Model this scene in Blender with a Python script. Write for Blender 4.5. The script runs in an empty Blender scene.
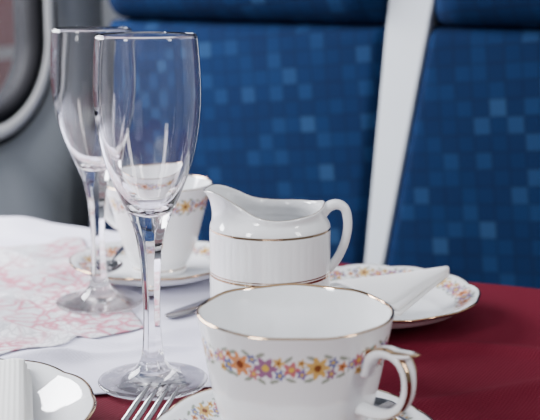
import bpy, math, random
import numpy as np
from mathutils import Vector, Euler
random.seed(4)
COL=bpy.context.scene.collection
ROT=math.atan2(-.486,.874)
A=np.array([.874,-.486]); B=np.array([.486,.874])

# ------------------------------------------------------------------ helpers
def cr(pts,n=8):
    P=np.array(pts,float); out=[]
    for i in range(len(P)-1):
        p0=P[i-1] if i>0 else 2*P[0]-P[1]
        p1=P[i];p2=P[i+1]
        p3=P[i+2] if i+2<len(P) else 2*P[-1]-P[-2]
        for k in range(n):
            t=k/n
            out.append(.5*((2*p1)+(-p0+p2)*t+(2*p0-5*p1+4*p2-p3)*t*t+(-p0+3*p1-3*p2+p3)*t**3))
    out.append(P[-1]); return np.array(out)
def resample(P,step):
    d=np.r_[0,np.cumsum(np.linalg.norm(np.diff(P,axis=0),axis=1))]
    n=max(2,int(d[-1]/step)+1); s=np.linspace(0,d[-1],n)
    return np.stack([np.interp(s,d,P[:,k]) for k in range(P.shape[1])],1)
def link(o,parent=None):
    COL.objects.link(o)
    if parent: o.parent=parent
    return o
def meshobj(name,verts,faces,mat=None,parent=None,smooth=True,cols=None,gold=None,loc=None,rotz=None):
    verts=np.asarray(verts,float); me=bpy.data.meshes.new(name)
    me.vertices.add(len(verts)); me.vertices.foreach_set('co',verts.ravel())
    ln=np.array([len(f) for f in faces]); fl=np.concatenate([np.asarray(f) for f in faces]) if not isinstance(faces,np.ndarray) else faces.ravel()
    me.loops.add(len(fl)); me.loops.foreach_set('vertex_index',fl.astype(np.int32))
    me.polygons.add(len(ln)); st=np.r_[0,np.cumsum(ln)[:-1]]
    me.polygons.foreach_set('loop_start',st.astype(np.int32))
    me.update(calc_edges=True); me.validate()
    if smooth: me.polygons.foreach_set('use_smooth',np.ones(len(me.polygons),bool))
    if cols is not None:
        a=me.color_attributes.new('Col','FLOAT_COLOR','POINT')
        a.data.foreach_set('color',np.c_[cols,np.ones(len(cols))].ravel())
    if gold is not None:
        g=me.attributes.new('gold','FLOAT','POINT'); g.data.foreach_set('value',np.asarray(gold,float))
    if mat: me.materials.append(mat)
    o=bpy.data.objects.new(name,me)
    if loc is not None: o.location=loc
    if rotz is not None: o.rotation_euler=(0,0,rotz)
    return link(o,parent)
def empty(name,loc,rotz=0,label=None,cat=None,group=None):
    e=bpy.data.objects.new(name,None); e.empty_display_size=.02; e.location=loc; e.rotation_euler=(0,0,rotz); link(e)
    tag(e,label,cat,group); return e
def tag(o,label=None,cat=None,group=None,kind=None):
    if label:o['label']=label
    if cat:o['category']=cat
    if group:o['group']=group
    if kind:o['kind']=kind
    return o
def gridfaces(n,m,wrap):
    i=np.arange(n-1)[:,None]; j=np.arange(m if wrap else m-1)[None,:]; j2=(j+1)%m
    return np.stack([i*m+j+0*i,i*m+j2+0*i,(i+1)*m+j2,(i+1)*m+j],-1).reshape(-1,4)
WHITE=np.array([.81,.82,.835])
def lathe(name,P,seg,mat,parent,paint=None,deform=None,cols=True):
    P=np.array(P,float); P[:,0]=np.maximum(P[:,0],2e-5)
    n=len(P); th=np.arange(seg)*2*math.pi/seg
    T=np.tile(th,(n,1)); R=np.tile(P[:,0:1],(1,seg)); Z=np.tile(P[:,1:2],(1,seg))
    I=np.tile(np.arange(n)[:,None],(1,seg))
    C=np.tile(WHITE,(n,seg,1)); G=np.zeros((n,seg))
    if paint: paint(T,R,Z,I,C,G)
    X=R*np.cos(T);Y=R*np.sin(T)
    if deform: X,Y,Z=deform(T,R,Z,I)
    V=np.stack([X,Y,Z],-1).reshape(-1,3)
    return meshobj(name,V,gridfaces(n,seg,True),mat,parent,cols=C.reshape(-1,3) if cols else None,gold=G.ravel() if cols else None)
def sweep_data(path,normal,w,h,seg=16,n=8,power=2.0):
    """w: half size along normal, h: half size in plane"""
    path=[(p[0],0,p[1]) if len(p)==2 else p for p in path]
    path=cr(path,n); m=len(path)
    t=np.linspace(0,1,m)
    f=lambda a: np.interp(t,np.linspace(0,1,len(a)),a) if hasattr(a,'__len__') else np.full(m,a)
    w=f(w);h=f(h); N=np.array(normal,float); N/=np.linalg.norm(N)
    T=np.gradient(path,axis=0); T/=np.linalg.norm(T,axis=1)[:,None]
    O=np.cross(T,N); O/=np.linalg.norm(O,axis=1)[:,None]; 
    an=np.arange(seg)*2*math.pi/seg
    c=np.sign(np.cos(an))*np.abs(np.cos(an))**(2/power); s=np.sign(np.sin(an))*np.abs(np.sin(an))**(2/power)
    V=path[:,None,:]+O[:,None,:]*(h[:,None]*c[None])[...,None]+N[None,None,:]*(w[:,None]*s[None])[...,None]
    V=V.reshape(-1,3); F=[list(q) for q in gridfaces(m,seg,True)]
    F.append(list(range(seg))[::-1]); F.append([ (m-1)*seg+k for k in range(seg)])
    return V,F,np.zeros(m*seg)
def join(parts):
    V=[];F=[];G=[];o=0
    for v,f,g in parts:
        V.append(v);F+= [[i+o for i in q] for q in f];G.append(g);o+=len(v)
    return np.concatenate(V),F,np.concatenate(G)
def border(n,m): return [j for j in range(m)]+[i*m+m-1 for i in range(1,n)]+[(n-1)*m+j for j in range(m-2,-1,-1)]+[i*m for i in range(n-2,0,-1)]
def sheet_solid(V,n,m,th,flip=True):
    """V is an n*m list of points; gives it thickness downwards"""
    k=n*m; V2=[(x,y,z-th) for x,y,z in V]; f=gridfaces(n,m,False)
    F=[list(q)[::-1] for q in f]+[[a+k for a in q] for q in f]; bd=border(n,m)
    for a,b in zip(bd,bd[1:]+bd[:1]): F.append([a,b,b+k,a+k])
    if not flip: F=[q[::-1] for q in F]
    return np.array(list(V)+V2),F,np.zeros(2*k)

# ------------------------------------------------------------------ materials
def newmat(name):
    m=bpy.data.materials.new(name); m.use_nodes=True
    return m,m.node_tree.nodes,m.node_tree.links,m.node_tree.nodes['Principled BSDF']
def simple(name,col,rough=.5,metal=0,coat=0,bump=None,spec=.5,vary=.0):
    m,N,L,b=newmat(name); b.inputs['Base Color'].default_value=(*col,1); b.inputs['Roughness'].default_value=rough
    b.inputs['Metallic'].default_value=metal; b.inputs['Coat Weight'].default_value=coat
    b.inputs['Specular IOR Level'].default_value=spec
    tc=N.new('ShaderNodeTexCoord'); ns=N.new('ShaderNodeTexNoise'); ns.inputs['Scale'].default_value=bump[0] if bump else 20
    ns.inputs['Detail'].default_value=4
    L.new(tc.outputs['Object'],ns.inputs['Vector'])
    if bump:
        bp=N.new('ShaderNodeBump'); bp.inputs['Strength'].default_value=bump[1]; bp.inputs['Distance'].default_value=bump[2]
        L.new(ns.outputs['Fac'],bp.inputs['Height']); L.new(bp.outputs['Normal'],b.inputs['Normal'])
    if vary:
        mx=N.new('ShaderNodeMixRGB'); mx.inputs[1].default_value=(*[c*(1-vary) for c in col],1); mx.inputs[2].default_value=(*[min(1,c*(1+vary)) for c in col],1)
        L.new(ns.outputs['Fac'],mx.inputs[0]); L.new(mx.outputs[0],b.inputs['Base Color'])
    return m
def porcelain():
    m,N,L,b=newmat('glazed_porcelain')
    a=N.new('ShaderNodeAttribute'); a.attribute_name='Col'; g=N.new('ShaderNodeAttribute'); g.attribute_name='gold'
    mx=N.new('ShaderNodeMixRGB'); mx.inputs[2].default_value=(.48,.32,.19,1)
    L.new(g.outputs['Fac'],mx.inputs[0]); L.new(a.outputs['Color'],mx.inputs[1]); L.new(mx.outputs[0],b.inputs['Base Color'])
    L.new(g.outputs['Fac'],b.inputs['Metallic'])
    b.inputs['Roughness'].default_value=.05; b.inputs['IOR'].default_value=1.75
    return m
PORC=porcelain()
def glassmat(name,clear):
    m,N,L,b=newmat(name); b.inputs['Transmission Weight'].default_value=1; b.inputs['Roughness'].default_value=0
    b.inputs['IOR'].default_value=1.50; b.inputs['Base Color'].default_value=(1,.985,1,1)
    if clear>0:
        t=N.new('ShaderNodeBsdfTransparent'); mx=N.new('ShaderNodeMixShader'); mx.inputs[0].default_value=clear
        L.new(b.outputs[0],mx.inputs[1]); L.new(t.outputs[0],mx.inputs[2]); L.new(mx.outputs[0],N['Material Output'].inputs[0])
    return m
GLASS=glassmat('clear_glass_bowl',0); GSTEM=glassmat('clear_glass_stem',0); GFOOT=glassmat('clear_glass_foot',.12)
def panemat():
    m,N,L,b=newmat('window_pane_glass'); N.remove(b)
    out=N['Material Output']; t=N.new('ShaderNodeBsdfTransparent'); t.inputs[0].default_value=(.92,.92,.94,1)
    g=N.new('ShaderNodeBsdfGlossy'); g.inputs['Roughness'].default_value=.02; mx=N.new('ShaderNodeMixShader'); mx.inputs[0].default_value=.12
    L.new(t.outputs[0],mx.inputs[1]); L.new(g.outputs[0],mx.inputs[2]); L.new(mx.outputs[0],out.inputs[0]); return m
STEEL=simple('polished_steel',(.34,.34,.36),.10,1)
def fabric_blue():
    m,N,L,b=newmat('blue_moquette')
    tc=N.new('ShaderNodeTexCoord')
    def mth(op,a,bv=None):
        n=N.new('ShaderNodeMath'); n.operation=op; L.new(a,n.inputs[0])
        if bv is not None:
            if isinstance(bv,(int,float)): n.inputs[1].default_value=bv
            else: L.new(bv,n.inputs[1])
        return n.outputs[0]
    mp=N.new('ShaderNodeMapping'); mp.inputs['Rotation'].default_value=(0,.10,0); s=1/.0205; mp.inputs['Scale'].default_value=(s,s,s); L.new(tc.outputs['Object'],mp.inputs[0])
    sp=N.new('ShaderNodeSeparateXYZ'); L.new(mp.outputs[0],sp.inputs[0])
    fx=mth('FLOOR',sp.outputs['X']); fz=mth('FLOOR',sp.outputs['Z'])
    cb=N.new('ShaderNodeCombineXYZ'); L.new(fx,cb.inputs['X']); L.new(fz,cb.inputs['Z'])
    wn=N.new('ShaderNodeTexWhiteNoise'); wn.noise_dimensions='3D'; L.new(cb.outputs[0],wn.inputs[0])
    # regular alternation of dark ground squares and mid squares, a few of them lighter
    par=mth('MODULO',mth('ABSOLUTE',mth('ADD',fx,fz)),2.0)
    val=mth('ADD',mth('MULTIPLY',wn.outputs['Value'],.72),mth('MULTIPLY',par,.24))
    r1=N.new('ShaderNodeValToRGB'); r1.color_ramp.interpolation='CONSTANT'
    cols=[(0,(.0019,.0110,.043)),(.34,(.0021,.0125,.048)),(.56,(.0027,.0152,.055)),(.72,(.0044,.0205,.066)),(.83,(.0068,.0265,.076)),(.91,(.0098,.0335,.087))]
    e=r1.color_ramp.elements; e[0].position=0; e[0].color=(*cols[0][1],1); e[1].position=cols[1][0]; e[1].color=(*cols[1][1],1)
    for p,c in cols[2:]:
        x=e.new(p); x.color=(*c,1)
    L.new(val,r1.inputs[0])
    def edge(o):
        fr=mth('FRACT',o); d=mth('ABSOLUTE',mth('SUBTRACT',fr,.5)); return mth('GREATER_THAN',d,.43)
    ed=mth('MAXIMUM',edge(sp.outputs['X']),edge(sp.outputs['Z'])); edm=mth('MULTIPLY',ed,.25)
    one=N.new('ShaderNodeMath'); one.operation='SUBTRACT'; one.inputs[0].default_value=1; L.new(edm,one.inputs[1])
    st=mth('SINE',mth('MULTIPLY',sp.outputs['Z'],38.0)); st=mth('MULTIPLY_ADD',st,.12); st.node.inputs[2].default_value=1.0
    tot=mth('MULTIPLY',st,one.outputs[0])
    mx=N.new('ShaderNodeMixRGB'); mx.blend_type='MULTIPLY'; mx.inputs[0].default_value=1; L.new(r1.outputs[0],mx.inputs[1]); L.new(tot,mx.inputs[2])
    L.new(mx.outputs[0],b.inputs['Base Color']); b.inputs['Roughness'].default_value=.9; b.inputs['Specular IOR Level'].default_value=.12
    ns=N.new('ShaderNodeTexNoise'); ns.inputs['Scale'].default_value=600; L.new(tc.outputs['Object'],ns.inputs[0])
    bp=N.new('ShaderNodeBump'); bp.inputs['Strength'].default_value=.3; bp.inputs['Distance'].default_value=.001
    L.new(ns.outputs['Fac'],bp.inputs['Height']); L.new(bp.outputs[0],b.inputs['Normal'])
    return m
BLUE=fabric_blue()
def cloth(name,c1,c2,rough=.85,weave=900,spec=.1,bs=.2):
    m,N,L,b=newmat(name); tc=N.new('ShaderNodeTexCoord')
    n1=N.new('ShaderNodeTexNoise'); n1.inputs['Scale'].default_value=7; n1.inputs['Detail'].default_value=5; L.new(tc.outputs['Object'],n1.inputs[0])
    mx=N.new('ShaderNodeMixRGB'); mx.inputs[1].default_value=(*c1,1); mx.inputs[2].default_value=(*c2,1); L.new(n1.outputs['Fac'],mx.inputs[0])
    L.new(mx.outputs[0],b.inputs['Base Color'])
    w=N.new('ShaderNodeTexWave'); w.inputs['Scale'].default_value=weave/6; L.new(tc.outputs['Object'],w.inputs[0])
    w2=N.new('ShaderNodeTexWave'); w2.bands_direction='Y'; w2.inputs['Scale'].default_value=weave/6; L.new(tc.outputs['Object'],w2.inputs[0])
    ad=N.new('ShaderNodeMath'); L.new(w.outputs['Fac'],ad.inputs[0]); L.new(w2.outputs['Fac'],ad.inputs[1])
    bp=N.new('ShaderNodeBump'); bp.inputs['Strength'].default_value=bs; bp.inputs['Distance'].default_value=.0006; L.new(ad.outputs[0],bp.inputs['Height']); L.new(bp.outputs[0],b.inputs['Normal'])
    b.inputs['Roughness'].default_value=rough; b.inputs['Specular IOR Level'].default_value=spec
    return m
RED=cloth('burgundy_linen',(.085,.0042,.0130),(.122,.0065,.0195),spec=.10,bs=.35,weave=900)
LAV=cloth('white_linen',(.63,.62,.76),(.72,.71,.82))
def floralcloth():
    m,N,L,b=newmat('pink_floral_print'); tc=N.new('ShaderNodeTexCoord')
    ns=N.new('ShaderNodeTexNoise'); ns.inputs['Scale'].default_value=40; ns.inputs['Detail'].default_value=2; L.new(tc.outputs['Object'],ns.inputs[0])
    vec=N.new('ShaderNodeMixRGB'); vec.inputs[0].default_value=.032; L.new(tc.outputs['Object'],vec.inputs[1]); L.new(ns.outputs['Color'],vec.inputs[2])
    def lines(scale,w0,w):
        v=N.new('ShaderNodeTexVoronoi'); v.feature='DISTANCE_TO_EDGE'; v.inputs['Scale'].default_value=scale; L.new(vec.outputs[0],v.inputs['Vector'])
        r=N.new('ShaderNodeValToRGB'); r.color_ramp.elements[0].position=w0; r.color_ramp.elements[0].color=(1,1,1,1); r.color_ramp.elements[1].position=w; r.color_ramp.elements[1].color=(0,0,0,1)
        L.new(v.outputs['Distance'],r.inputs[0]); return r.outputs[0]
    a=lines(70,.03,.19); c=lines(150,.04,.16)
    n2=N.new('ShaderNodeTexNoise'); n2.inputs['Scale'].default_value=16; L.new(tc.outputs['Object'],n2.inputs[0])
    r2=N.new('ShaderNodeValToRGB'); r2.color_ramp.elements[0].position=.42; r2.color_ramp.elements[1].position=.56; L.new(n2.outputs['Fac'],r2.inputs[0])
    mu=N.new('ShaderNodeMath'); mu.operation='MULTIPLY'; L.new(a,mu.inputs[0]); L.new(r2.outputs[0],mu.inputs[1])
    mp=N.new('ShaderNodeMapping'); mp.inputs['Rotation'].default_value=(0,0,.3); L.new(tc.outputs['Object'],mp.inputs[0])
    ck=N.new('ShaderNodeTexChecker'); ck.inputs['Scale'].default_value=13; ck.inputs[1].default_value=(.53,.54,.58,1); ck.inputs[2].default_value=(.72,.71,.75,1); L.new(mp.outputs[0],ck.inputs[0])
    m0=N.new('ShaderNodeMixRGB'); m0.inputs[2].default_value=(.40,.39,.43,1); m00=N.new('ShaderNodeMath'); m00.operation='MULTIPLY'; m00.inputs[1].default_value=.6; L.new(c,m00.inputs[0]); L.new(m00.outputs[0],m0.inputs[0]); L.new(ck.outputs[0],m0.inputs[1])
    mu2=N.new('ShaderNodeMath'); mu2.operation='MULTIPLY'; mu2.inputs[1].default_value=.88; L.new(mu.outputs[0],mu2.inputs[0])
    mx=N.new('ShaderNodeMixRGB'); mx.inputs[2].default_value=(.46,.13,.19,1); L.new(mu2.outputs[0],mx.inputs[0]); L.new(m0.outputs[0],mx.inputs[1])
    L.new(mx.outputs[0],b.inputs['Base Color']); b.inputs['Roughness'].default_value=.9; b.inputs['Specular IOR Level'].default_value=.1; return m
def napkinmat():
    m,N,L,b=newmat('ribbed_paper'); tc=N.new('ShaderNodeTexCoord'); w=N.new('ShaderNodeTexWave'); w.inputs['Scale'].default_value=110; L.new(tc.outputs['Object'],w.inputs[0])
    bp=N.new('ShaderNodeBump'); bp.inputs['Strength'].default_value=.35; bp.inputs['Distance'].default_value=.0006; L.new(w.outputs['Fac'],bp.inputs['Height']); L.new(bp.outputs[0],b.inputs['Normal'])
    b.inputs['Base Color'].default_value=(.76,.76,.74,1); b.inputs['Roughness'].default_value=.9; b.inputs['Specular IOR Level'].default_value=.1; return m
RIBBED=napkinmat(); PAPER=simple('white_paper',(.84,.84,.84),.9,bump=(60,.3,.001),spec=.1)

# ------------------------------------------------------------------ floral painter
def lin(r,g,b):
    return .77*np.array([((c/255)/12.92 if c/255<.04045 else ((c/255+.055)/1.055)**2.4) for c in (r,g,b)])
OR=lin(220,132,48); MV=lin(140,72,125); BL=lin(80,92,165); PK=lin(198,88,95); YE=lin(222,172,58); RE=lin(188,72,52); VI=lin(110,75,152)
YC=lin(240,205,82); BC=lin(118,54,32)
FL=[(.0020,.0005,.0030,5,VI,YC),(.0060,.0018,.0036,6,PK,YC),(.0066,-.0034,.0024,5,YE,BC),(.0108,-.0012,.0034,5,BL,YC),(.0112,.0040,.0022,5,OR,BC),
 (.0175,.0004,.0062,7,OR,BC),(.0240,.0040,.0026,5,BL,YC),(.0243,-.0032,.0030,5,PK,YC),(.0302,.0004,.0058,6,MV,YC),(.0362,.0034,.0028,5,YE,BC),(.0366,-.0028,.0028,5,BL,YC),
 (.0418,.0002,.0040,5,PK,YC),(.0462,.0034,.0022,5,YE,BC),(.0465,-.0022,.0028,5,VI,YC),(.0535,.0008,.0058,7,YE,BC),(.0600,-.0026,.0028,5,MV,YC),(.0605,.0030,.0028,5,BL,YC),(.0652,.0002,.0028,5,OR,BC)]
LEAF=[(-.001,-.003,.0026,.0009,.5),(-.001,.0042,.0024,.0009,-.5),(.0098,-.0048,.0026,.0010,-.4),(.0090,.0056,.0024,.0009,.4),(.0140,.0056,.0026,.001,.3),(.0135,-.0052,.0026,.001,-.3),
 (.0212,.0066,.0024,.0010,-.5),(.0215,-.0060,.0026,.0010,.5),(.0280,.0066,.0024,.0010,.4),(.0280,-.0062,.0024,.001,-.5),(.0340,-.0060,.0024,.0009,.2),(.0405,.0050,.0026,.0009,.7),(.0415,-.0050,.0026,.0009,-.3),
 (.0500,-.0050,.0026,.001,.3),(.0505,.0058,.0024,.0009,-.4),(.0580,.0062,.0022,.0009,-.3),(.0575,-.0058,.0022,.0009,.4),(.0648,-.0040,.0026,.0009,.3),(.0655,.0045,.0024,.0009,-.3)]
def floral(U,W,C,period,sc=1.0,strength=.9):
    u=np.mod(U,period)/sc; w=W/sc
    def put(mask,col,k=strength): C[mask]=C[mask]*(1-k)+col*k
    vine=(np.abs(w-.0014*np.sin(u*420))<.0003)&(u<.076)
    put(vine,lin(140,130,85),.7)
    for (lu,lw,a,b,r) in LEAF:
        du=u-lu;dw=w-lw; x=du*math.cos(r)+dw*math.sin(r); y=-du*math.sin(r)+dw*math.cos(r)
        put((x/a)**2+(y/b)**2<1,lin(100,120,75),.75)
    for (fu,fw,R,n,c,cc) in FL:
        du=u-fu;dw=w-fw; rr=np.hypot(du,dw); an=np.arctan2(dw,du)
        m=rr<R*(.80+.20*np.cos(n*an)); put(m,c)
        m2=m&(rr>R*.72); put(m2,np.minimum(1,c*1.3+.05),.45)
        put(rr<R*.30,cc)
    return C

# ------------------------------------------------------------------ crockery
def cup_body(name,parent,prof_o,inner,band_z,period,phase,seg,step,sc=1.0,wave=.003,strength=.9):
    o=cr(prof_o,8); i=cr(inner,8)
    P=resample(np.concatenate([np.array([[0,.002]]),o,i]),step)
    rimi=int(np.argmax(P[:,1])); rz=P[rimi,1]; rr=P[rimi,0]
    def paint(T,R,Z,I,C,G):
        out=(I<rimi)&(np.abs(Z-band_z)<.010*sc)
        C2=C.copy(); floral((T+phase)*rr*.97,(Z-band_z)*1.03,C2,period,sc,strength)
        C[out]=C2[out]
        G[(Z>rz-.0012)]=1
        G[(I<rimi)&(np.abs(Z-.0045)<.0005)]=1
    def deform(T,R,Z,I):
        k=np.clip((Z-.02)/(rz-.02),0,1)**2
        R2=R*(1+wave*k*np.cos(8*T)); Z2=Z+.08*wave*k*np.cos(8*T)
        return R2*np.cos(T),R2*np.sin(T),Z2
    return lathe(name,P,seg,PORC,parent,paint,deform)
def cup_handle(parent,az,path,r=(.0032,.0028,.0026,.0026,.0024,.0028),w=(.0050,.0044,.0058,.0044,.0034,.0042),spur=None):
    V,F,G=sweep_data(path,(0,1,0),w,r,seg=32,n=10,power=2.6)
    m=len(V)//32; g=np.zeros((m,32)); 
    g[:,[2,3,4,5,27,28,29,30]]=1; g[:2,:]=0; g[-3:,:]=0
    G=g.ravel()
    if spur:
        v2,f2,g2=sweep_data(spur,(0,1,0),[.0042,.0056,.0048,.0014],[.0026,.0022,.0015,.0005],seg=32,n=8,power=2.4)
        mm=len(v2)//32; gg=np.zeros((mm,32)); gg[:,[2,3,4,5,27,28,29,30]]=1; gg[-5:,:]=1
        V,F,G=join([(V,F,G),(v2,f2,gg.ravel())])
    o=meshobj('handle',V,F,PORC,parent,cols=np.tile(WHITE,(len(V),1)),gold=G); o.rotation_euler=(0,0,az); return o

def saucer(name,loc,R,H,label,cat,seg,step,period,sc,bandr,group,wave=.008,lobes=8,phase=0,flowers=True):
    f=R*.47
    o=cr([(0,.0015),(f*.85,.0015),(f*.9,0),(f*1.02,0),(f*1.08,.0025),(R*.62,.0035),(R*.8,H*.42),(R*.93,H*.78),(R,H-.001)],6)
    rim=np.array([[R+.0006,H-.0003],[R,H+.0006]])
    i=cr([(R-.001,H+.0004),(R*.93,H*.90+.0008),(R*.8,H*.58+.0012),(R*.64,.0062),(f*.9,.0048),(0,.0046)],6)
    P=resample(np.concatenate([o,rim,i]),step); rimi=int(np.argmax(P[:,1]))
    def paint(T,Rr,Z,I,C,G):
        if flowers:
            C2=C.copy(); floral((T+phase)*bandr,(Rr-bandr),C2,period,sc); m=(I>rimi)&(np.abs(Rr-bandr)<.011); C[m]=C2[m]
        G[(Rr>R-.0012)]=1
    def deform(T,Rr,Z,I):
        k=np.clip((Rr-R*.6)/(R*.4),0,1)**2
        c=np.abs(np.cos(lobes/2*T))*2-1
        R2=Rr*(1+wave*k*c); return R2*np.cos(T),R2*np.sin(T),Z+.0006*k*c
    o=lathe(name,P,seg,PORC,None,paint,deform); o.location=loc
    tag(o,label,cat,group); return o

SZ=.0022
saucer('saucer',(.0126,.573,SZ),.073,.0165,'white china saucer with floral rim under the near teacup','saucer',560,.0008,.0628,.88,.060,'matching china saucers',phase=.4)
cup=empty('teacup',(.0126,.573,SZ+.0052),0,'white china teacup with gold rim and flower garland','teacup','floral teacups')
po=[(.0225,.002),(.0232,0),(.0250,0),(.0253,.003),(.0262,.0055),(.0310,.0090),(.0362,.0160),(.0398,.0255),(.0424,.0365),(.0447,.048),(.0467,.059),(.0483,.068),(.0496,.0745)]
pi_=[(.0489,.0755),(.0478,.0742),(.0462,.067),(.0444,.058),(.0424,.047),(.0400,.037),(.037,.027),(.032,.018),(.024,.0118),(.012,.0095),(0,.009)]
cup_body('body',cup,po,pi_,.0590,.0735,2.52,800,.0006,sc=1.08,wave=.004)
cup_handle(cup,-.72,[(.0450,.0520),(.0478,.0598),(.0530,.0642),(.0600,.0652),(.0662,.0628),(.0696,.0565),(.0696,.0480),(.0660,.0400),(.0590,.0348),(.0505,.0330),(.0415,.0335)],
  spur=[(.0575,.0646),(.0635,.0652),(.0695,.0662),(.0748,.0672)])

saucer('saucer',(-.094,.940,SZ+.001),.0685,.0155,'white china saucer with teaspoon beneath the far teacup','saucer',360,.0012,.0586,.88,.056,'matching china saucers')
cup2=empty('teacup',(-.090,.940,SZ+.0062),0,'tapered white china cup with flower garland below its rim','teacup','floral teacups')
po2=[(.0195,.002),(.0200,0),(.0218,0),(.0222,.003),(.0214,.0055),(.0228,.0080),(.0262,.0135),(.0300,.0235),(.0333,.035),(.0364,.0475),(.0395,.0585),(.0422,.067),(.0440,.0725)]
pi2=[(.0434,.0733),(.0424,.072),(.038,.058),(.0348,.0475),(.0318,.036),(.0284,.025),(.0240,.0165),(.018,.0115),(0,.010)]
cup_body('body',cup2,po2,pi2,.0585,.0690,.9,480,.0009,sc=1.02,wave=0,strength=.85)
cup_handle(cup2,2.5,[(.0370,.053),(.045,.060),(.055,.059),(.061,.050),(.057,.038),(.046,.031),(.0320,.030)])

saucer('side_plate',(.0755,.836,SZ),.0765,.0175,'white china plate with gold edge, flowers and folded napkin','plate',640,.0009,.0650,.92,.0655,'side plates',wave=.010,lobes=12,phase=.15)
saucer('side_plate',(-.180,.598,SZ),.0860,.0175,'plain white china plate with gold edge beside the fork','plate',560,.0009,.118,1.0,.070,'side plates',wave=.005,lobes=12,flowers=False)

# ------------------------------------------------------------------ jug
jug=empty('milk_jug',(0,.742,SZ-.0006),0,'white fluted china milk jug with two gold bands','jug')
jo=[(.0338,.0015),(.0348,0),(.0365,0),(.0376,.002),(.0383,.006),(.0388,.02),(.0389,.05),(.0388,.075),(.0387,.0860),(.0382,.0890),(.0371,.0914),(.0361,.0935),(.0355,.0956),(.0353,.0985),(.0356,.102)]
ji=[(.0348,.1028),(.0336,.1013),(.0331,.098),(.0334,.094),(.0350,.088),(.0362,.082),(.0362,.05),(.0358,.012),(.033,.006),(0,.005)]
P=resample(np.concatenate([[[0,.0015]],cr(jo,6),cr(ji,6)]),.0007); jr=int(np.argmax(P[:,1])); jz=P[jr,1]
def jpaint(T,R,Z,I,C,G):
    o=I<jr
    G[o&(np.abs(Z-.0570)<.00070)]=1; G[o&(np.abs(Z-.0592)<.00035)]=1
    G[o&(np.abs(Z-.0868)<.00070)]=1; G[o&(np.abs(Z-.0040)<.0006)]=1
    G[(Z>jz-.0004)&(I<=jr)]=1
def jdef2(T,R,Z,I):
    ph=np.abs(T-math.pi)
    k=np.clip((Z-.0895)/(jz-.0895),0,1); k=k*k*(3-2*k)
    sp=np.exp(-(ph/.46)**2); back=np.exp(-((math.pi-ph)/.62)**2)
    lift=np.exp(-(ph/1.02)**2.6)
    R2=R+k*(.0046*sp-.0040*np.exp(-((ph-1.02)/.36)**2)+.0006*np.exp(-((ph-1.9)/.5)**2)-.0002*back)
    lip=np.clip((Z-.0970)/(jz-.0970),0,1)**2
    R2=R2+lip*.0030*np.exp(-(ph/.32)**2)
    fb=np.clip((Z-.006)/.004,0,1)*np.clip((.0850-Z)/.003,0,1)*(I<jr)
    R2=R2-fb*.00012*(1-np.abs(np.cos(22*T)))
    Z2=Z+k*(.0160*lift+.0010*np.exp(-((ph-2.2)/.35)**2)-.0012*np.exp(-(ph/.30)**2)+.0060*back-.0056)-lip*.0018*np.exp(-(ph/.22)**2)
    return R2*np.cos(T),R2*np.sin(T),Z2
lathe('body',P,704,PORC,jug,jpaint,jdef2)
V,F,G=sweep_data([(.0335,0,.0955),(.0372,0,.0995),(.0428,0,.1012),(.0480,0,.0980),(.0498,0,.0888),(.0485,0,.0785),(.0450,0,.0690),(.0410,0,.0625),(.0375,0,.0590)],(0,1,0),[.0060,.0048,.0044,.0042,.0048],[.0034,.0031,.0029,.0027,.0030],seg=20,n=10,power=2.6)
meshobj('handle',V,F,PORC,jug,cols=np.tile(WHITE,(len(V),1)),gold=G)

# ------------------------------------------------------------------ champagne flutes
gp=[(.0335,.0008),(.0336,.0014),(.0325,.0022),(.026,.0032),(.017,.0052),(.0110,.0092),(.0072,.017),(.0058,.029),(.0052,.050),(.0062,.072),(.0080,.087),(.0104,.0975),(.0137,.1062),(.0189,.1180),(.0243,.1315),(.0284,.147),(.0307,.163),(.0315,.178),(.0308,.196),(.0297,.2098)]
gi=[(.0292,.2104),(.0287,.2096),(.0298,.196),(.0304,.178),(.0296,.163),(.0272,.1475),(.0230,.1325),(.0175,.1200),(.0115,.1105),(.0058,.1065),(0,.1055)]
under=[(0,.0008),(.015,.0005),(.031,0),(.0328,0)]
U_=cr(under,6); O_=cr(gp,10); I_=cr(gi,10)
k1=5*10; k2=11*10
def flute(loc,label,s=1.0):
    e=empty('champagne_flute',loc,0,label,'champagne glass','champagne flutes')
    def facet(T,R,Z,I):
        z=Z/s; k=np.clip((z-.010)/.012,0,1)*np.clip((.106-z)/.016,0,1)
        seg6=math.pi/4; a=np.mod(T+seg6/2,seg6)-seg6/2
        f=math.cos(seg6/2)/np.cos(a)
        R2=R*(1+k*(f*1.035-1)); return R2*np.cos(T),R2*np.sin(T),Z
    parts=[('base',np.concatenate([U_,O_[:k1+1]]),0,GFOOT),('stem',O_[k1:k2+1],1,GSTEM),('bowl',np.concatenate([O_[k2:],I_]),2,GLASS)]
    for n,p,q,mt in parts:
        def d(T,R,Z,I,q=q,nn=len(O_[k2:])):
            if q==2:
                X,Y,_=facet(T,R,Z,I); m=I<nn
                return np.where(m,X,R*np.cos(T)),np.where(m,Y,R*np.sin(T)),Z
            return facet(T,R,Z,I)
        lathe(n,np.array(p)*s,144,mt,e,cols=False,deform=d)
    return e
flute((-.0715,.6905,.0022),'clear glass champagne flute beside the fork')
flute((-.1285,.8625,.0036),'clear glass champagne flute next to the far teacup',.970)

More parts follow.
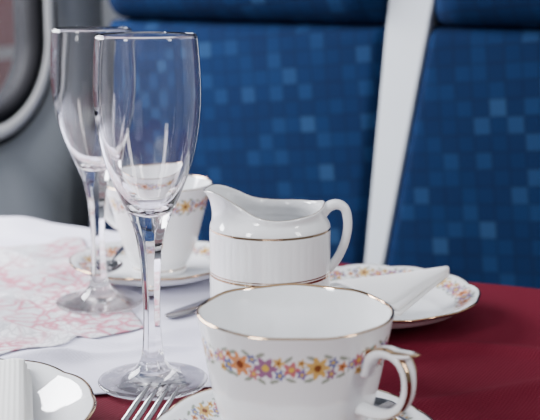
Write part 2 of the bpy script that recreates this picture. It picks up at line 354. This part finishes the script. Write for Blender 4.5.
# ------------------------------------------------------------------ cutlery
def fork():
    e=empty('fork',(-.0590,.6335,.0030),math.atan2(-.012,.031),'silver dinner fork with four tines beside plate','fork')
    h=sweep_data([(0,-.060,.0045),(0,-.075,.0085),(0,-.095,.0085),(0,-.13,.0045),(0,-.165,.0030),(0,-.185,.0028)],(1,0,0),[.0055,.0032,.0030,.0045,.0075,.0060],[.0012,.0014,.0015,.0014,.0014,.0012],seg=16,n=6)
    meshobj('handle',h[0],h[1],STEEL,e)
    parts=[sweep_data([(0,-.036,.0052),(0,-.046,.0030),(0,-.056,.0034),(0,-.062,.0052)],(1,0,0),[.0108,.0112,.0085,.0050],[.0010,.0011,.0012,.0012],seg=20,n=8,power=2.6)]
    for x in (-.0093,-.0031,.0031,.0093):
        parts.append(sweep_data([(x,-.040,.0042),(x,-.028,.0078),(x*.98,-.014,.0130),(x*.94,0,.0180)],(1,0,0),[.0021,.0020,.0017,.0008],[.0010,.0010,.0009,.0006],seg=10,n=6,power=2.5))
    V,F,G=join(parts); meshobj('head',V,F,STEEL,e); return e
fork()
def spoon(loc,rz,tilt,label,s=1.0):
    e=empty('teaspoon',loc,rz,label,'teaspoon','teaspoons'); e.rotation_euler=(tilt,0,rz); e.scale=(s,s,s)
    h=sweep_data([(0,-.016,.003),(0,-.025,.0055),(0,-.045,.006),(0,-.075,.004),(0,-.095,.003)],(1,0,0),[.003,.0018,.0018,.0035,.0050,.0035],[.0011,.0012,.001,.001,.0009],seg=14,n=6)
    meshobj('handle',h[0],h[1],STEEL,e)
    n=18;m=40;V=[]
    for side in (0,1):
        for i in range(n):
            r=max(i/(n-1),1e-4)
            for j in range(m):
                t=2*math.pi*j/m; x=.0135*r*math.cos(t); y=.019*r*math.sin(t)
                wd=1-.18*(math.sin(t)*r)
                V.append((x*wd,y,.0045*r*r+(.0008 if side==0 else 0)))
    f=gridfaces(n,m,True); F=[list(q)[::-1] for q in f]+[[a+n*m for a in q] for q in f]
    b0=(n-1)*m
    for j in range(m):
        j2=(j+1)%m; F.append([b0+j2,b0+j,b0+j+n*m,b0+j2+n*m])
    meshobj('bowl',V,F,STEEL,e); return e
spoon((.0560,.607,.0150),.35,-.10,'silver teaspoon resting on the near saucer',.85)
spoon((-.1300,.9200,.0125),math.pi-.15,-.08,'silver teaspoon resting on the far saucer',.85)
def knife():
    e=empty('table_knife',(-.075,.823,.0028),math.atan2(-.6,.8),'silver table knife lying on white cloth','knife')
    b=sweep_data([(0,0,.0008),(.0004,.006,.0009),(.0008,.02,.001),(.0006,.045,.001),(0,.070,.0012)],(1,0,0),[.0015,.0065,.0085,.0082,.0062],[.0005,.0007,.0008,.0010,.0018],seg=16,n=8)
    meshobj('blade',b[0],b[1],STEEL,e)
    h=sweep_data([(0,.069,.0024),(0,.078,.003),(0,.11,.0035),(0,.138,.0035),(0,.143,.0033)],(1,0,0),[.0045,.0055,.0065,.008,.0055],[.0024,.0028,.0032,.0034,.0024],seg=16,n=6)
    meshobj('handle',h[0],h[1],STEEL,e)
knife()

# ------------------------------------------------------------------ napkins
def cone_napkin():
    T=np.array([.1300,.8440,.0355])
    def layer(base,ps,tipo,wav,bul,th):
        bc=cr(base,8); bc=resample(bc,np.sum(np.linalg.norm(np.diff(bc,axis=0),axis=1))/40.001); m=len(bc); n=36; V=[]
        tp=T+np.array(tipo); ac=bc[-1]-bc[0]; ac=ac/np.linalg.norm(ac)
        for i in range(n):
            t=i/(n-1)
            for j in range(m):
                q=j/(m-1)
                p=bc[j]*(1-t)+(tp+ac*(q-.5)*.004)*t
                e=min(q,1-q)/.08
                p=p+np.array([0,0,wav*math.sin(q*6+ps+t*2)*math.sin(math.pi*min(1,t+.15))+bul*math.sin(math.pi*q)*(1-t*.7)-.0010*max(0,1-e)**2])
                V.append(tuple(p))
        return sheet_solid(V,n,m,th)
    L1=layer([(.036,.838,.0150),(.042,.824,.0158),(.050,.806,.0148),(.066,.790,.0158),(.089,.782,.0190)],0,(.0,0,-.0040),.0006,.0015,.0014)
    L2=layer([(.038,.841,.0190),(.044,.828,.0215),(.052,.811,.0215),(.068,.794,.0205),(.0885,.7855,.0210)],1.0,(0,0,-.0018),.0008,.0028,.0013)
    L3=layer([(.039,.843,.0215),(.047,.833,.0262),(.056,.818,.0265),(.069,.801,.0240),(.086,.790,.0226)],1.6,(0,0,0),.0008,.0026,.0014)
    V,F,G=join([L1,L2,L3]); o0=np.array([.078,.82,.016]); o=meshobj('paper_napkin',V-o0,F,PAPER,loc=o0)
    tag(o,'white paper napkin folded to a point on plate','napkin','folded paper napkins'); return o
cone_napkin()
def flat_napkin():
    a0=np.array([-.1410,.668]); a1=np.array([-.1160,.548]); y=(a0-a1)/np.linalg.norm(a0-a1); x=np.array([y[1],-y[0]]); Ln=.121; Wd=.080
    parts=[]
    for k in range(4):
        n=30;m=40;V=[]
        for i in range(n):
            for j in range(m):
                u=-Wd*(1-i/(n-1))+(-.0012*k); v=Ln*j/(m-1)+.0008*k
                e=min(i,n-1-i)/3
                z=.0026*k+ .0010*math.sin(i*.35+k)-.0022*max(0,1-e)**2*(1 if k==3 else .3)+.0018*math.cos(j*.09)
                V.append((u,v,z))
        parts.append(sheet_solid(V,n,m,.0019,False))
    V,F,G=join(parts)
    o=meshobj('paper_napkin',V,F,RIBBED,loc=(a1[0],a1[1],.0195),rotz=math.atan2(x[1],x[0]))
    tag(o,'white ribbed paper napkin folded flat on plate','napkin','folded paper napkins')
flat_napkin()

# ------------------------------------------------------------------ table and cloths
AMAX=.06;AMIN=-1.068;BMAX=.90;BMIN=.14
def box(name,lo,hi,mat,parent=None,loc=(0,0,0),rotz=ROT,bev=0):
    lo=np.array(lo);hi=np.array(hi); V=[(x,y,z) for x in (lo[0],hi[0]) for y in (lo[1],hi[1]) for z in (lo[2],hi[2])]
    F=[(0,1,3,2),(4,6,7,5),(0,4,5,1),(2,3,7,6),(0,2,6,4),(1,5,7,3)]
    o=meshobj(name,V,F,mat,parent,smooth=False,loc=loc,rotz=rotz)
    if bev: b=o.modifiers.new('bevel','BEVEL'); b.width=bev; b.segments=3
    return o
def w2(a,b,z): p=a*A+b*B; return (p[0],p[1],z)
LAMI=simple('grey_laminate',(.45,.45,.45),.4); 
tb=empty('table',w2((AMIN+AMAX)/2,(BMIN+BMAX)/2,-.75),ROT,'train carriage table hidden under burgundy and white cloths','table')
hx=(AMAX-AMIN)/2;hy=(BMAX-BMIN)/2
box('table_top',(-hx+.004,-hy+.004,.72),(hx-.004,hy-.004,.7475),LAMI,tb,rotz=0,bev=.006)
box('leg',(-.04,-.2,0),(.04,.2,.72),LAMI,tb,rotz=0,bev=.01)
def drape(a,b,base):
    da=max(0,a-AMAX);db=max(0,b-BMAX);dl=max(0,BMIN-b)
    r=.008
    def wrap(d):
        if d<=0: return 0,0
        if d<r*math.pi/2: t=d/r; return r*math.sin(t),r*(1-math.cos(t))
        return r+.06*(d-r*math.pi/2),r+(d-r*math.pi/2)
    xa,za=wrap(da);xb,zb=wrap(db);xl,zl=wrap(dl)
    fold=.006*math.sin(a*40)*min(1,zb*8)
    return min(a,AMAX)+xa, max(min(b,BMAX),BMIN)+xb*1+fold-xl, base-max(za,zb,zl)
clear=[(-.0723,.6905,.045),(-.1285,.8625,.045),(0,.742,.05),(-.094,.94,.05),(.0755,.836,.055),(-.18,.598,.06),(-.05,.86,.035),(.0126,.573,.05)]
def quiet(p):
    k=1
    for x,y,r in clear:
        d=math.hypot(p[0]-x,p[1]-y); k=min(k,max(0,min(1,(d-r)/.03)))
    return k
na,nb=320,280
av=np.linspace(AMIN,AMAX+.22,na); bv=np.linspace(BMIN-.15,BMAX+.22,nb); V=[]
for a in av:
    for b in bv:
        p=a*A+b*B; q=quiet(p)*max(0,min(1,((p[0]-.022)*.968+(p[1]-.694)*.25-.02)/.03))
        wr=-.0006+q*(.0038*math.exp(-((p[1]-(.66+.45*(p[0]-.1)))/.011)**2)+.0030*math.exp(-((p[1]-(.76-.25*(p[0]-.15)))/.010)**2)+.0012*math.sin(a*31+b*17)*math.sin(b*23))
        V.append(drape(a,b,wr))
F=[list(q) for q in gridfaces(na,nb,False)]
red=meshobj('tablecloth',V,F,RED,rotz=ROT)
tag(red,'burgundy linen tablecloth covering the carriage table','tablecloth')
N0=np.array([.022,.6965]); dl_=np.array([-.968,-.19]); dl_/=np.linalg.norm(dl_); dr_=np.array([-.25,.968]); dr_/=np.linalg.norm(dr_)
def toab(p): return float(p@A),float(p@B)
def sheet(name,cfun,n,m,z0,wr,mat,label,cat):
    V=[]
    for i in range(n):
        for j in range(m):
            p=cfun(i/(n-1),j/(m-1)); a,b=toab(p)
            x,y,z=drape(a,b,z0+wr(p)); 
            if b>BMAX: y+=.003
            x=max(x,AMIN+.003)
            V.append((x,y,z))
    V,F,G=sheet_solid(V,n,m,.0006,False)
    o=meshobj(name,V,F,mat,rotz=ROT); tag(o,label,cat); return o
def wrw(p):
    x,y=p
    s=math.sin(55*x+28*y+2.5*math.sin(18*y))*.5+math.sin(90*y-22*x+1.5*math.sin(30*x))*.35
    g=max(0,s)
    cre=math.exp(-((y-(.735+.28*(x+.13)))/.006)**2)*(1 if x<-.03 else 0)+.8*math.exp(-((y-(.77-.35*(x+.13)))/.005)**2)*(1 if x<-.04 else 0)
    return quiet(p)*(.0050*g+.0048*cre)
sheet('white_overcloth',lambda u,v:N0+dl_*1.0*(1-u)+dr_*.62*v,300,240,.0013,wrw,LAV,'white linen cloth laid crumpled over burgundy tablecloth','tablecloth')
Aq,Bq,Cq,Dq=map(np.array,([-.175,1.075],[-.088,.800],[-.30,.650],[-.52,.93]))
def quad(u,v): return (Cq*(1-u)+Bq*u)*(1-v)+(Dq*(1-u)+Aq*u)*v
sheet('floral_runner',quad,180,160,.0028,lambda p: wrw(p)*1.03,floralcloth(),'white cotton cloth with pink floral print beneath flute','table runner')

# ------------------------------------------------------------------ train seats
def slab(name,c,y0,thick,R,mat,parent,bulge=.01,org=(0,0)):
    (bl,br,tr,tl),z0,z1=c; n=60;m=60
    def par(k):
        s=np.linspace(-1,1,k); return (np.sign(s)*(1-(1-np.abs(s))**1.6)+1)/2
    us=par(n);vs=par(m);V=[]
    for v in vs:
        l=bl+(tl-bl)*v; r=br+(tr-br)*v; wdt=r-l; z=z0+(z1-z0)*v
        for u in us:
            e1=min(u,1-u)*wdt; e2=min(v,1-v)*(z1-z0)
            dep=0
            for e in (e1,e2):
                if e<R: dep+=R-math.sqrt(max(0,R*R-(R-e)**2))
            bl_=bulge*(1-(2*u-1)**2)*(1-(2*v-1)**4)
            V.append((l+u*wdt-org[0],y0+min(dep,thick*.9)-bl_-org[1],z))
    K=n*m; F=[list(q) for q in gridfaces(m,n,False)]
    V2=[(x,y0+thick-org[1],z) for x,y,z in V]
    F+= [[a+K for a in q[::-1]] for q in gridfaces(m,n,False)]
    bd=border(m,n)
    for a,b in zip(bd,bd[1:]+bd[:1]): F.append([a,a+K,b+K,b])
    return meshobj(name,V+V2,F,mat,parent)
def seat(edges,label):
    lf,rf=edges
    ca=(lf(-.1)+rf(-.1))/2; cb=1.32
    e=empty('train_seat',w2(ca,cb,-.75),ROT,label,'train seat','carriage seats')
    Z=.75
    def cc(z0,z1,i=0): return ((lf(z0)+i,rf(z0)-i,rf(z1)-i,lf(z1)+i),z0+Z,z1+Z)
    slab('backrest',cc(-.285,.182),1.32,.10,.016,BLUE,e,.006,(ca,cb))
    slab('headrest',cc(.184,.52),1.292,.128,.045,BLUE,e,.012,(ca,cb))
    l=lf(-.29)-ca;r=rf(-.29)-ca
    box('seat_cushion',(l+.004,-.40,.33),(r-.004,-.01,.455),BLUE,e,rotz=0,bev=.02)
    box('base',(l+.03,-.34,0),(r-.03,.08,.328),LAMI,e,rotz=0,bev=.01)
    return e
e1l=lambda z:max(-1.066,-1.052+.265*(z+.044)) if z<.3 else -1.052+.265*.344
e1r=lambda z:-.6014+.0786*(z+.11)
e2l=lambda z:-.574+.176*(z+.11)
e2r=lambda z:-.06-.03*(z+.11)
seat((e1l,e1r),'blue checked fabric train seat beside the window')
seat((e2l,e2r),'blue checked fabric train seat beside the aisle')
PALE=simple('pale_grey_plastic',(.58,.62,.66),.45,vary=.03)
c=((e1r(-.29)+.001,e2l(-.29)-.001,e2l(.5)-.001,e1r(.5)+.001),-.29,.5)
p=w2(-.58,1.37,0)
dv=slab('seat_divider',c,1.325,.09,.003,PALE,None,0,(-.58,1.37)); dv.location=p; dv.rotation_euler=(0,0,ROT)
tag(dv,'pale grey plastic divider strip between two blue seats','seat divider')

# ------------------------------------------------------------------ carriage shell
GREY=simple('carriage_wall_panel',(.225,.245,.268),.5,vary=.06); FLOOR=simple('carriage_floor',(.10,.10,.11),.7,vary=.2)
LIGHTP=simple('pale_partition',(.60,.62,.65),.5,vary=.03)
def rrect(y0,y1,z0,z1,r,n=14):
    pts=[]
    for cy,cz,a0 in ((y1-r,z1-r,0),(y0+r,z1-r,90),(y0+r,z0+r,180),(y1-r,z0+r,270)):
        for k in range(n+1):
            t=math.radians(a0+90*k/n); pts.append((cy+r*math.cos(t),cz+r*math.sin(t)))
    return pts
def ringsolid(name,outer,inner,x0,x1,mat,parent=None,smooth=False):
    n=len(outer); V=[]
    for x in (x0,x1):
        V+=[(x,p[0],p[1]) for p in outer]; V+=[(x,p[0],p[1]) for p in inner]
    F=[]
    for k in range(n):
        k2=(k+1)%n
        F.append([k,k2,n+k2,n+k]); F.append([2*n+k,3*n+k,3*n+k2,2*n+k2])
        F.append([k,2*n+k,2*n+k2,k2]); F.append([n+k,n+k2,3*n+k2,3*n+k])
    import bmesh
    o=meshobj(name,V,F,mat,parent,smooth=smooth,rotz=None if parent else ROT)
    bm=bmesh.new(); bm.from_mesh(o.data); bmesh.ops.recalc_face_normals(bm,faces=bm.faces); bm.to_mesh(o.data); bm.free()
    return o
WY0,WY1,WZ0,WZ1,WR=.34,1.307,.026,.62,.135
ins=lambda d: rrect(WY0+d,WY1-d,WZ0+d,WZ1-d,WR-d)
hole=ins(.0)
yb0,yb1,zb0,zb1=-.35,1.46,-.75,1.35
outer=[]
cy,cz=(WY0+WY1)/2,(WZ0+WZ1)/2
for y,z in hole:
    dy,dz=y-cy,z-cz; t=1e9
    if dy>0:t=min(t,(yb1-cy)/dy)
    if dy<0:t=min(t,(yb0-cy)/dy)
    if dz>0:t=min(t,(zb1-cz)/dz)
    if dz<0:t=min(t,(zb0-cz)/dz)
    outer.append((cy+dy*t,cz+dz*t))
for cyy in (yb0,yb1):
    for czz in (zb0,zb1):
        k=min(range(len(outer)),key=lambda q:(outer[q][0]-cyy)**2+(outer[q][1]-czz)**2); outer[k]=(cyy,czz)
w=ringsolid('wall_left',outer,hole,-1.075,-1.12,GREY); tag(w,'grey carriage side wall around a rounded window',None,None,'structure')
RUB=simple('black_rubber',(.008,.008,.010),.6,spec=.15); ALU=simple('silver_painted_metal',(.88,.88,.87),.3,0)
win=empty('window_1',w2(-1.075,1.0,.3),ROT,'rounded carriage window with black rubber seal and metal frame'); win['kind']='structure'
def wchild(name,o,i,x0,x1,mat):
    r=ringsolid(name,o,i,x0,x1,mat,win,smooth=False); 
    co=np.array([v.co for v in r.data.vertices])-np.array([-1.075,1.0,.3]); r.data.vertices.foreach_set('co',co.ravel()); return r
wchild('outer_seal',ins(-.006),ins(.001),-1.074,-1.0695,RUB)
wchild('frame',ins(.0015),ins(.020),-1.10,-1.0685,ALU)
wchild('inner_seal',ins(.0205),ins(.037),-1.11,-1.0688,RUB)
il=ins(.035); V=[(-.012,y-1.0,z-.3) for y,z in il]+[(-.016,y-1.0,z-.3) for y,z in il]; n=len(il)
F=[list(range(n)),list(range(2*n-1,n-1,-1))]+[[k,n+k,n+(k+1)%n,(k+1)%n] for k in range(n)]
meshobj('pane',V,F,panemat(),win,smooth=False)
wb=box('wall_back',(-1.15,1.425,-.75),(1.2,1.47,1.35),LIGHTP); tag(wb,'pale grey carriage partition behind blue seats',None,None,'structure')
fl=box('floor',(-1.15,-.6,-.79),(1.2,1.5,-.75),FLOOR); tag(fl,'dark carriage floor',None,None,'structure')
def brick():
    m,N,L,b=newmat('pink_brick'); tc=N.new('ShaderNodeTexCoord'); mp=N.new('ShaderNodeMapping'); mp.inputs['Rotation'].default_value=(math.pi/2,0,math.pi/2); L.new(tc.outputs['Object'],mp.inputs[0])
    t=N.new('ShaderNodeTexBrick'); t.inputs['Scale'].default_value=1.6; t.inputs['Mortar Size'].default_value=.05; t.inputs['Color1'].default_value=(.55,.22,.22,1); t.inputs['Color2'].default_value=(.66,.62,.62,1); t.inputs['Mortar'].default_value=(.9,.9,.9,1)
    L.new(mp.outputs[0],t.inputs[0]); L.new(t.outputs[0],b.inputs['Base Color']); b.inputs['Roughness'].default_value=.9; return m
bd=box('station_wall',(-4.2,1.0,-.48),(-4.0,9,3.2),brick()); tag(bd,'red brick station wall outside the carriage window','wall')
gr=box('platform',(-4.3,-1,-1.3),(-1.5,9,-.5),simple('platform_concrete',(.55,.55,.55),.9,vary=.1)); tag(gr,'grey concrete station platform outside window',None,None,'structure')

# ------------------------------------------------------------------ light
wd=bpy.data.worlds.new('World'); bpy.context.scene.world=wd; wd.use_nodes=True; N=wd.node_tree.nodes; L=wd.node_tree.links
bg=N['Background']; tc=N.new('ShaderNodeTexCoord'); sp=N.new('ShaderNodeSeparateXYZ'); L.new(tc.outputs['Generated'],sp.inputs[0])
rp=N.new('ShaderNodeValToRGB'); mr=N.new('ShaderNodeMapRange'); mr.inputs[1].default_value=-1; L.new(sp.outputs['Z'],mr.inputs[0]); L.new(mr.outputs[0],rp.inputs[0])
e=rp.color_ramp.elements; e[0].position=.35; e[0].color=(.16,.16,.17,1); e[1].position=1; e[1].color=(.95,.98,1.05,1); x=e.new(.55); x.color=(.30,.32,.36,1); x=e.new(.75); x.color=(.80,.83,.90,1)
L.new(rp.outputs[0],bg.inputs[0]); bg.inputs[1].default_value=1.0
def area(name,loc,target,sx,sy,power,col=(1,1,1)):
    l=bpy.data.lights.new(name,'AREA'); l.shape='RECTANGLE'; l.size=sx; l.size_y=sy; l.energy=power; l.color=col
    o=bpy.data.objects.new(name,l); o.location=loc; d=Vector(target)-Vector(loc); o.rotation_euler=d.to_track_quat('-Z','Y').to_euler(); link(o); return o
p=w2(-1.35,.70,.55); area('window_daylight',p,(0,.8,.0),.8,.55,76,(.97,.98,1))
area('added_aisle_strip_light',(1.5,-.2,.9),(0,1.1,.05),.30,.9,13,(1,.98,.95))  # added window-like panel light, kept narrow for streak reflections in glass and china
area('added_rear_strip_light',(-1.0,-.35,.8),(0,1.1,.05),.24,.9,21,(.97,.98,1))  # added unseen strip light behind the camera, for crisp highlights and brighter seats

# ------------------------------------------------------------------ camera
cd=bpy.data.cameras.new('camera'); cam=bpy.data.objects.new('camera',cd); link(cam); cam.location=(0,0,.25); cam.rotation_euler=(math.radians(90-11.5),0,0)
cd.sensor_width=36; cd.lens=1185/540*36; cd.clip_start=.02; cd.dof.use_dof=True; cd.dof.focus_distance=.70; cd.dof.aperture_fstop=11
bpy.context.scene.camera=cam
